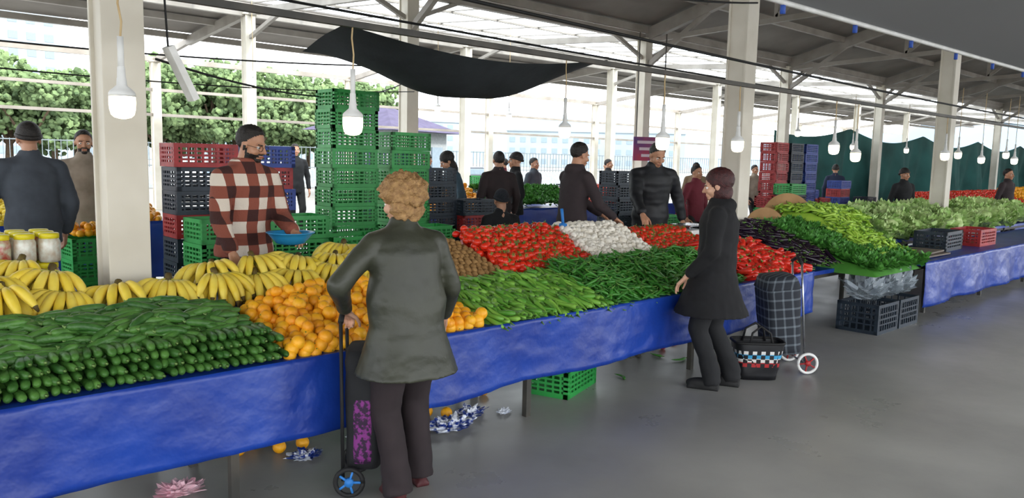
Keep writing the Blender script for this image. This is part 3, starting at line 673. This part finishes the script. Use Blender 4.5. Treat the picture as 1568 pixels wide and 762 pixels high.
def leaf_t(seed):
    random.seed(seed);mb=MB()
    for k in range(26):
        a=U(0,6.28);e=U(.1,1.4);l=U(.04,.09);w=U(.012,.022)
        d=Vector((math.cos(a)*math.cos(e),math.sin(a)*math.cos(e),math.sin(e)));s=d.cross(Vector((0,0,1))).normalized()
        mb.add(([Vector((0,0,0)),d*l*.5+s*w,d*l+Vector((0,0,-.01)),d*l*.5-s*w],[(0,1,2,3)]),0)
    return mb
LT=[leaf_t(i) for i in range(3)]
random.seed(21)
def hg(x,y): return .64+.10*clampf((y-3.05)/.5)+.22*clampf((y-3.45)/.9)+.03*noise.noise(Vector((x*4,y*4,1)))
msk=lambda x,y: (y<3.5) or x<8.3+.35*clampf((y-3.5)/.6)
pl=heap(7.8,9.0,3.1,4.5,hg,.06,.05,lambda:U(0,6.28),((0,1),(.03,.6)),3,.5,.4,sz=(.8,1.4),mask=msk)
scat('parsley_heap',LT,[M_leaf],pl,False); base('parsley_bed',7.75,8.95,3.1,3.8,hg,M_leaf,.02,.58);base('parsley_bed',7.78,8.55,3.5,4.55,hg,M_leaf,.02,.6)
def hl(x,y): return .70+.44*clampf((y-3.25)/1.0)*clampf((x-8.2)/.5)*clampf((10.0-x)/.4)
m2=lambda x,y: (x<9.1 or y>4.0) and x>8.3+.4*clampf((y-3.5)/.6)
pl=heap(8.3,9.7,3.3,4.7,hl,.07,.05,lambda:U(0,6.28),((0,1),(.03,.9)),3,.4,.5,mask=m2)
scat('pale_pepper_heap',pepf,[M_pepy,M_stem],pl); base('pale_pepper_bed',8.6,9.1,3.4,4.72,hl,M_pepy,.03,.6);base('pale_pepper_bed',9.1,9.68,4.05,4.72,hl,M_pepy,.03,.6)
def lettuce(seed):
    random.seed(seed);mb=MB()
    V,F=ell((0,0,.07),(.085,.085,.07),14,10); V=[v+v.normalized()*.02*noise.noise(v*25+Vector((seed,0,0))) for v in V]; mb.add((V,F))
    for k in range(11):
        a=k*.6+U(0,.3); t=U(.2,.9)
        def f(u,v):
            w=(u-.5)*1.5*math.sin(max(.12,v)*2.4); r=.03+.13*v*(.6+.5*t); 
            return Vector((math.cos(a+w)*r,math.sin(a+w)*r,.02+.12*v*(1.2-t)+.02*math.sin(u*20+k)*v))
        mb.add(grid(f,8,5))
    return mb
LE=[lettuce(i) for i in range(3)]; random.seed(5)
pl=heap(10.0,17.3,4.1,5.1,lambda x,y:.74+.14*clampf((y-4.0)/.8),.19,.17,lambda:U(0,6.28),((0,1),(.08,.6)),3,.3,.5,sz=(1,1.3),mask=lambda x,y: math.hypot(x-13.79,y-4.6)>.34)
scat('lettuce_pile',LE,[M_lett],pl)
M_yel=mat('lemon_peel','#e6c52c','#f0d848',rough=.5,island=.6)
def backpile(name,x0,x1,y0,y1,z,top,t,mats,sp=.075):
    f=lambda x,y: z+.03+(top-z)*min(clampf((y-y0)/(y1-y0)*1.3),1)*clampf((x-x0)/.15+.3)*clampf((x1-x)/.15+.3)
    scat(name,[t],mats,heap(x0,x1,y0+.03,y1,f,sp,sp*.8,lambda:0,((-.02,1),(.01,.8)),1,.25,any_rot=True,sz=(1,1.15)))
    base(name+'_bed',x0,x1,y0,y1,f,mats[0],.06,z)
backpile('orange_pile',7.0,8.2,9.35,10.1,.85,1.18,sph,[M_oran,M_stem])
scat('herb_pile',LT,[M_leaf],heap(8.3,10.2,9.35,10.1,lambda x,y:.9+.25*clampf((y-9.3)/.6),.07,.07,lambda:U(0,6),((0,1),),3,.4,.3,sz=(1,1.6)),False)
backpile('tomato_pile',10.4,12.9,9.35,10.1,.85,1.15,tom,[M_tom,M_stem],.065)
backpile('tomato_pile',-.7,.9,9.45,10.2,.85,1.25,tom,[M_tom,M_stem],.065)
backpile('lemon_pile',.95,1.9,9.45,10.2,.85,1.15,sph,[M_yel,M_stem]); backpile('orange_pile',1.95,3.1,9.45,10.2,.85,1.2,sph,[M_oran,M_stem])
backpile('tomato_pile',16.7,23,5.5,6.4,.8,1.1,tom,[M_tom,M_stem],.09); backpile('orange_pile',23.2,30,5.5,6.4,.8,1.15,sph,[M_oran,M_stem],.1)
# ------------------------------------------------------------------ crates
def crate_mesh(name,m,w=.52,d=.35,h=.19):
    mb=MB();t=.012
    mb.add(box((0,0,.01),(w-.02,d-.02,.012)))
    for sx in (-1,1):
        for sy in (-1,1): mb.add(box((sx*(w/2-.018),sy*(d/2-.018),h/2),(.036,.036,h)))
    for z,hh in ((h-.016,.032),(.018,.036),(h*.5,.018),(h*.32,.014),(h*.68,.014)):
        for sy in (-1,1): mb.add(box((0,sy*(d/2-t/2),z),(w,t,hh)))
        for sx in (-1,1): mb.add(box((sx*(w/2-t/2),0,z),(t,d,hh)))
    for k in range(1,9):
        for sy in (-1,1): mb.add(box((-w/2+w*k/9,sy*(d/2-t/2),h/2),(.014,t*.9,h)))
    for k in range(1,6):
        for sx in (-1,1): mb.add(box((sx*(w/2-t/2),-d/2+d*k/6,h/2),(t*.9,.014,h)))
    return mb.mesh(name,[m])
CG=crate_mesh('green_crate',M_green);CB=crate_mesh('black_crate',M_blackc);CU=crate_mesh('blue_crate',M_bluec);CR=crate_mesh('red_crate',M_redc);CBL=crate_mesh('black_crate_big',M_blackc,.5,.42,.3)
NM={CG:'green_plastic_crate',CB:'black_plastic_crate',CU:'blue_plastic_crate',CR:'red_plastic_crate',CBL:'black_plastic_crate'}
random.seed(9)
def stack(x,y,n,seq,rot=0,z=0,s=1):
    for k in range(n):
        me=seq[k%len(seq)] if isinstance(seq,(list,tuple)) else seq
        obj(NM[me],me,(x+U(-.012,.012),y+U(-.012,.012),z+k*.192*s),(0,0,rot+U(-.03,.03)),None,(s,s,s))
stack(4.1,6.95,12,CG); stack(4.86,7.1,10,CG,.05); stack(4.12,6.4,4,CG,.05); stack(4.75,6.5,5,CG,-.05)
stack(5.05,7.75,9,[CG,CG,CU]); stack(5.65,7.6,8,CB); stack(6.2,7.5,6,[CB,CR,CB]); 
stack(2.45,6.5,9,[CB,CB,CR,CB,CB,CR]); stack(3.05,6.7,9,[CU,CB,CU,CR]); stack(2.45,6.02,6,CG,.05); stack(3.02,6.02,6,CG,-.05); stack(3.58,6.02,5,CG)
stack(8.4,6.9,8,CB); stack(9.0,7.0,7,CB);stack(8.6,6.4,5,CG);stack(14.2,7.8,11,CR,.05);stack(14.8,7.8,11,CB);stack(15.4,7.8,11,CU);stack(16.4,8.2,6,[CR,CU]);stack(17,8.2,5,CR);stack(11.2,7.6,5,[CR,CG]);stack(12,6.6,6,[CG,CR]);stack(13,6.8,7,[CG,CB]);stack(18.2,8.3,7,[CU,CR]);stack(19,8.0,5,[CB,CG])
stack(9.6,11.2,7,[CG,CB]);stack(12.6,11.8,6,[CR,CB]);stack(15.4,11.6,8,[CG,CU])
stack(1.95,7.7,4,CG,.05,.11); stack(.4,6.2,2,CU,0)
stack(4.02,3.80,1,CG,.35); stack(4.0,3.8,1,CG,.35,.192)
obj('black_plastic_crate',CBL,(8.02,3.26,0));obj('black_plastic_crate',CBL,(8.56,3.26,0))
obj('black_plastic_crate',CB,(10.9,3.6,.62),(0,0,.05),None,(1.4,1.1,1.3));obj('red_plastic_crate',CR,(12.1,3.55,.62),(0,0,0),None,(1.3,1.1,1.2))
scat('orange_pile',[sph],[M_oran,M_stem],heap(1.75,2.15,7.58,7.85,lambda x,y:.92,.075,.065,lambda:0,((0,1),(.05,.8)),1,.2))
# ------------------------------------------------------------------ small objects
bw=MB().add(lathe([(.05,0),(.09,.01),(.125,.05),(.145,.075),(.155,.078),(.155,.083),(.14,.081),(.12,.055),(.085,.017),(.02,.014)],32))
obj('blue_plastic_bowl',bw.mesh('blue_plastic_bowl',[mat('bowl_plastic','#2a8fc8',rough=.35)],True),(2.33,4.66,1.07))
M_lid=mat('yellow_jar_lid','#e2d21c',rough=.4);M_pick=mat('pickled_cabbage','#dfe0d2','#c9b8a0',rough=.3,scale=30,coat=.6);M_pick2=mat('pickled_pepper','#c8d0b0','#b84a38',rough=.3,scale=22,coat=.6)
def jar(x,y,z,k):
    mb=MB();mb.add(lathe([(.04,0),(.052,.004),(.056,.02),(.057,.115),(.050,.135),(.046,.14)],20),0);mb.add(lathe([(.05,.138),(.052,.14),(.052,.163),(.047,.168)],20),1)
    obj('pickle_jar',mb.mesh('pickle_jar',[M_pick if k%3 else M_pick2,M_lid],True),(x,y,z))
k=0
for y in (5.02,5.15,5.28):
    x=-.45
    while x<1.12:
        jar(x,y,.84,k);k+=1
        if x>.75 or (y>5.2): jar(x+.01,y,1.01,k+1)
        x+=.122
def wheel(mb,c,r,ax=(1,0,0),m0=0,m1=1):
    a=Vector(ax).normalized();c=Vector(c);t=a.cross(Vector((0,0,1))).normalized();b=Vector((0,0,1))
    mb.add(tube([c+(t*math.cos(i*math.pi/12)+b*math.sin(i*math.pi/12))*(r-.012) for i in range(25)],.012,8),m0)
    mb.add(tube([c-a*.012,c+a*.012],.022,12),m1)
    for i in range(5):
        d=t*math.cos(i*1.2566)+b*math.sin(i*1.2566); mb.add(beam(c,c+d*(r-.015),.012,.01),m1)
M_floral=mat('purple_floral_fabric','#7a2d78','#2a1430',rough=.8,scale=45,contrast=(.45,.55))
M_hub=mat('blue_hub','#2a7ac8');M_chrome=mat('chrome_tube','#b0b2b6',rough=.25,metal=.9)
def bagshape(w,d,z0,z1,tp=1.08,n=10,cap=True):
    V=[];F=[];seg=28
    for i in range(n+1):
        t=i/n
        for k in range(seg):
            a=2*math.pi*k/seg;cx=math.copysign(abs(math.cos(a))**.45,math.cos(a));cy=math.copysign(abs(math.sin(a))**.45,math.sin(a))
            f=(1+(tp-1)*t)*(1-(.25*max(0,t-.9)*4 if cap else 0))
            q=Vector((cx*w/2*f,cy*d/2*f,z0+(z1-z0)*t)); q+=Vector((cx,cy,0))*.008*noise.noise(q*11); V.append(q)
    for i in range(n):
        for k in range(seg):
            a=i*seg+k;b=i*seg+(k+1)%seg;F.append((a,b,b+seg,a+seg))
    F.append(tuple(range(seg-1,-1,-1)))
    if cap: F.append(tuple(range(n*seg,(n+1)*seg)))
    return V,F
mb=MB();mb.add(bagshape(.24,.17,.13,.72),0);mb.add(bagshape(.252,.12,.16,.50,1.05),1)
for s in (-1,1): mb.add(tube([(s*.11,.095,.07),(s*.11,.10,.5),(s*.10,.105,.86)],.009,8),3)
mb.add(tube([(-.1,.105,.86),(0,.108,.90),(.1,.105,.86)],.014,8),3);mb.add(tube([(-.15,.06,.075),(.15,.06,.075)],.007,8),2);mb.add(tube([(.08,-.1,.01),(.08,-.09,.12),(-.08,-.09,.12),(-.08,-.1,.01)],.008,6),2)
wheel(mb,(-.15,.06,.078),.078,(1,0,0),3,4);wheel(mb,(.15,.06,.078),.078,(1,0,0),3,4)
obj('floral_shopping_trolley',mb.mesh('floral_shopping_trolley',[M_blk,M_floral,M_chrome,M_black,M_hub],True),(2.01,3.235,0),(0,0,.9))
mb=MB();mb.add(bagshape(.34,.27,.16,.72,1.12),0);mb.add(bagshape(.39,.31,.69,.79,.8,4),0)
for s in (-1,1): mb.add(tube([(s*.11,.16,.08),(s*.11,.165,.6),(s*.10,.17,.88)],.009,8),2)
mb.add(tube([(-.1,.17,.88),(0,.175,.92),(.1,.17,.88)],.015,8),3);mb.add(tube([(-.2,.13,.085),(.2,.13,.085)],.008,8),2)
mb.add(tube([(.1,-.12,.01),(.1,-.12,.15),(-.1,-.12,.15),(-.1,-.12,.01)],.009,6),2)
wheel(mb,(-.2,.15,.088),.088,(1,0,0),1,4);wheel(mb,(.2,.15,.088),.088,(1,0,0),1,4)
def tartan():
    m=bpy.data.materials.new('tartan_fabric');m.use_nodes=True;nt=m.node_tree;b=nt.nodes['Principled BSDF'];b.inputs['Roughness'].default_value=.8
    N=nt.nodes.new;L=nt.links.new;tc=N('ShaderNodeTexCoord');sp=N('ShaderNodeSeparateXYZ');L(tc.outputs['Object'],sp.inputs[0]);prev=None
    hor=N('ShaderNodeMath');hor.operation='ADD';L(sp.outputs['X'],hor.inputs[0]);L(sp.outputs['Y'],hor.inputs[1])
    for src in (hor.outputs[0],sp.outputs['Z']):
        mu=N('ShaderNodeMath');mu.operation='MULTIPLY';mu.inputs[1].default_value=85;L(src,mu.inputs[0])
        si=N('ShaderNodeMath');si.operation='SINE';L(mu.outputs[0],si.inputs[0])
        g=N('ShaderNodeMath');g.operation='GREATER_THAN';g.inputs[1].default_value=.78;L(si.outputs[0],g.inputs[0])
        if prev is None: prev=g.outputs[0]
        else: a=N('ShaderNodeMath');a.operation='ADD';L(prev,a.inputs[0]);L(g.outputs[0],a.inputs[1]);prev=a.outputs[0]
    h=N('ShaderNodeMath');h.operation='MULTIPLY';h.inputs[1].default_value=.5;L(prev,h.inputs[0]);mx=N('ShaderNodeMix');mx.data_type='RGBA';L(h.outputs[0],mx.inputs[0]);mx.inputs[6].default_value=srgb('#20252e');mx.inputs[7].default_value=srgb('#6d767e');L(mx.outputs[2],b.inputs['Base Color']);return m
obj('plaid_shopping_trolley',mb.mesh('plaid_shopping_trolley',[tartan(),M_white,M_chrome,M_black,M_redc],True),(5.86,3.05,-.012),(.1,0,-2.3))
def basket_mat():
    m=bpy.data.materials.new('woven_plastic_bands');m.use_nodes=True;nt=m.node_tree;b=nt.nodes['Principled BSDF'];N=nt.nodes.new;L=nt.links.new;b.inputs['Roughness'].default_value=.4
    tc=N('ShaderNodeTexCoord')
    sp=N('ShaderNodeSeparateXYZ');L(tc.outputs['Object'],sp.inputs[0]);cr=N('ShaderNodeValToRGB');cr.color_ramp.interpolation='CONSTANT';el=cr.color_ramp.elements
    el[0].position=0;el[0].color=srgb('#15161a');el[1].position=.33;el[1].color=srgb('#a8262a')
    for p,c in ((.45,'#d8d6d2'),(.55,'#3a9ac8'),(.66,'#d8d6d2'),(.74,'#15161a')): x=el.new(p);x.color=srgb(c)
    mu=N('ShaderNodeMath');mu.operation='MULTIPLY';mu.inputs[1].default_value=3.2;L(sp.outputs['Z'],mu.inputs[0]);L(mu.outputs[0],cr.inputs[0])
    c2=N('ShaderNodeTexChecker');c2.inputs['Scale'].default_value=30;L(tc.outputs['Object'],c2.inputs[0]);mx=N('ShaderNodeMix');mx.data_type='RGBA';L(c2.outputs['Fac'],mx.inputs[0]);L(cr.outputs[0],mx.inputs[6]);mx.inputs[7].default_value=srgb('#17181c')
    L(mx.outputs[2],b.inputs['Base Color']);return m
mb=MB();mb.add(bagshape(.30,.18,0,.29,1.3,8,False),0)
for s in (-1,1): mb.add(tube([(-.09,s*.10,.27),(-.07,s*.09,.37),(0,s*.07,.42),(.07,s*.09,.37),(.09,s*.10,.27)],.009,8),1)
mb.add(tube([(math.copysign(abs(math.cos(a))**.45,math.cos(a))*.195,math.copysign(abs(math.sin(a))**.45,math.sin(a))*.118,.292) for a in [i*2*math.pi/28 for i in range(29)]],.01,6),1)
obj('woven_shopping_basket',mb.mesh('woven_shopping_basket',[basket_mat(),M_black],True),(5.43,3.03,0),(0,0,-.75))
mb=MB();mb.add(box((0,0,.09),(.26,.24,.18)),0);mb.add(box((0,0,.2),(.05,.05,.05)),1);mb.add(box((0,0,.225),(.32,.26,.015)),1);mb.add(box((0,-.125,.1),(.16,.01,.07)),2)
bev(obj('weighing_scale',mb.mesh('weighing_scale',[M_white,M_chrome,M_black]),(6.76,4.62,.80)),.006)
mb=MB();mb.add(tube([(0,0,0),(0,.02,.12)],[.012,.014],10),0);mb.add(lathe([(.01,.0),(.035,-.01),(.04,-.06),(.02,-.06)],14),0)
obj('blue_scoop',mb.mesh('blue_scoop',[M_hub],True),(4.86,4.62,1.12))
def arch(x,y,z,r,rot):
    pts=[(r*math.cos(a),r*math.sin(a)*1.05) for a in [math.pi*i/16 for i in range(17)]]
    V=[Vector((p[0],-.012,p[1])) for p in pts]+[Vector((p[0],.012,p[1])) for p in pts];k=17
    F=[tuple(range(k)),tuple(range(2*k-1,k-1,-1))]+[(i,i+k,(i+1)%k+k,(i+1)%k) for i in range(k)]
    obj('cardboard_divider',MB().add((V,F)).mesh('cardboard_divider',[M_card]),(x,y,z),(-.15,0,rot))
arch(8.22,4.58,.92,.24,-.7);arch(8.9,4.66,.98,.33,-.7)
for i,(x,y,w) in enumerate(((9.75,3.5,1.1),(9.85,3.55,.9))): slab('wooden_board',(x,y,.64+.025*i),(w,.5,.02),mat('weathered_board%d'%i,'#5f554c','#776b5f',scale=4),.003,(0,0,.06*i))
def crumple(name,c,r,m,seed,amp=.5,fr=9,flat=.5):
    V,F=ell((0,0,0),(1,1,1),30,20);nv=[]
    for v in V:
        q=noise.noise(v*fr*.25+Vector((seed,0,0)))+.6*noise.noise(v*fr*.6+Vector((seed,3,0)))
        q=abs(q)*amp*2+.6; p=Vector((v.x*r[0]*q,v.y*r[1]*q,max(0,(v.z*.5+.5)*2*r[2]*q*flat))); nv.append(p)
    return obj(name,MB().add((nv,F)).mesh(name,[m],False),c)
M_bagw=mat('white_plastic_bag','#dfe3ea','#c8ceda',rough=.35,scale=9);M_bagb=mat('blue_print_plastic_bag','#e2e6ee','#1f3a8c',rough=.4,scale=28,contrast=(.46,.54));M_bagp=mat('pink_plastic_bag','#d8a0ae','#e0c0c8',rough=.35)
M_bagc=mat('clear_plastic_bag','#aab4bc','#8a96a0',rough=.15,scale=6,alpha=.55,bump=.8,bscale=12)
crumple('crumpled_plastic_bag',(2.85,3.62,0),(.17,.11,.06),M_bagb,1);crumple('crumpled_plastic_bag',(3.1,3.72,0),(.1,.08,.05),M_bagb,5);crumple('crumpled_plastic_bag',(1.95,3.75,0),(.09,.07,.035),M_bagb,9)
crumple('crumpled_plastic_bag',(3.3,3.62,0),(.05,.04,.03),M_bagw,2);crumple('crumpled_plastic_bag',(1.27,3.72,0),(.11,.09,.05),M_bagp,3);crumple('crumpled_plastic_bag',(1.45,3.3,0),(.05,.04,.03),M_bagw,7);crumple('crumpled_plastic_bag',(2.3,3.8,0),(.06,.05,.03),M_bagw,17)
crumple('white_bag_pile',(1.72,4.76,.80),(.16,.09,.11),M_bagw,4);crumple('white_bag_pile',(2.6,6.02,1.16),(.12,.1,.08),M_bagw,14)
for k,(x,w) in enumerate(((7.95,.27),(8.4,.22),(8.72,.22))):
    crumple('clear_produce_bag',(x,3.26,.31),(w*1.25,.24,.2),M_bagc,20+k,.3,12,.8)
for i,(x,y) in enumerate([(3.45,4.0),(2.87,3.88),(2.95,3.78),(1.87,3.9),(2.0,3.88),(1.68,4.0),(1.78,4.05),(3.2,4.3)]):
    obj('fallen_orange',MB().add(ell((0,0,.036),(.037,.037,.036),20,14)).add(tube([(0,0,.070),(0,0,.074)],[.004,.003],6),1).mesh('fallen_orange',[M_oran,M_stem],True),(x,y,0),(0,0,i))
random.seed(77)
scat('fallen_pepper_litter',pepd,[M_pepd,M_stem],[(k%3,TR(U(4.3,5.6),U(3.6,4.6),.014,0,0,U(0,6),1)) for k in range(9)]);scat('fallen_tomato_litter',[tom],[M_tom,M_stem],[(0,TR(U(4.8,6.2),U(3.6,4.6),.028,U(0,.4),0,U(0,6),1)) for k in range(5)])
mb=MB()
for k in range(54): mb.add(box((-.9+k*.16,5.35,.09),(.12,.8,.02)))
for y in (5.0,5.35,5.7): mb.add(box((3.3,y,.04),(8.6,.08,.08)))
obj('wooden_pallet_walkway',mb.mesh('wooden_pallet_walkway',[M_wood]))
mb=MB()
for k in range(14): mb.add(box((0.0+k*.16,7.75,.09),(.12,2.2,.02)))
for y in (6.75,7.75,8.75): mb.add(box((1.1,y,.04),(2.4,.1,.08)))
obj('wooden_pallet_walkway',mb.mesh('wooden_pallet_walkway',[M_wood]))
# ------------------------------------------------------------------ light + camera
w=bpy.data.worlds.new('sky');sc.world=w;w.use_nodes=True;nt=w.node_tree;bg=nt.nodes['Background']
bg.inputs[0].default_value=(.94,.97,1.0,1);bg.inputs[1].default_value=4.2
sd=bpy.data.lights.new('sun','SUN');sd.energy=4.5;sd.angle=.14;sd.color=(1,.96,.9)
so=bpy.data.objects.new('sun',sd);COL.objects.link(so);so.rotation_euler=Vector((-.12,.77,-.66)).to_track_quat('-Z','Y').to_euler()
cam=bpy.data.cameras.new('camera');co=bpy.data.objects.new('camera',cam);COL.objects.link(co)
cam.sensor_width=36;cam.lens=36*1180/1568;cam.clip_end=2000
A=math.radians(42.7);th=math.asin(.1145);Rr=math.radians(1.3)
f=Vector((math.sin(A)*math.cos(th),math.cos(A)*math.cos(th),-math.sin(th)));r=Vector((math.cos(A),-math.sin(A),0));u=r.cross(f)
r2=r*math.cos(Rr)+u*math.sin(Rr);u2=u*math.cos(Rr)-r*math.sin(Rr)
Mx=Matrix((r2,u2,-f)).transposed().to_4x4();Mx.translation=(0,0,1.65);co.matrix_world=Mx
sc.camera=co
sc.view_settings.view_transform='Standard'
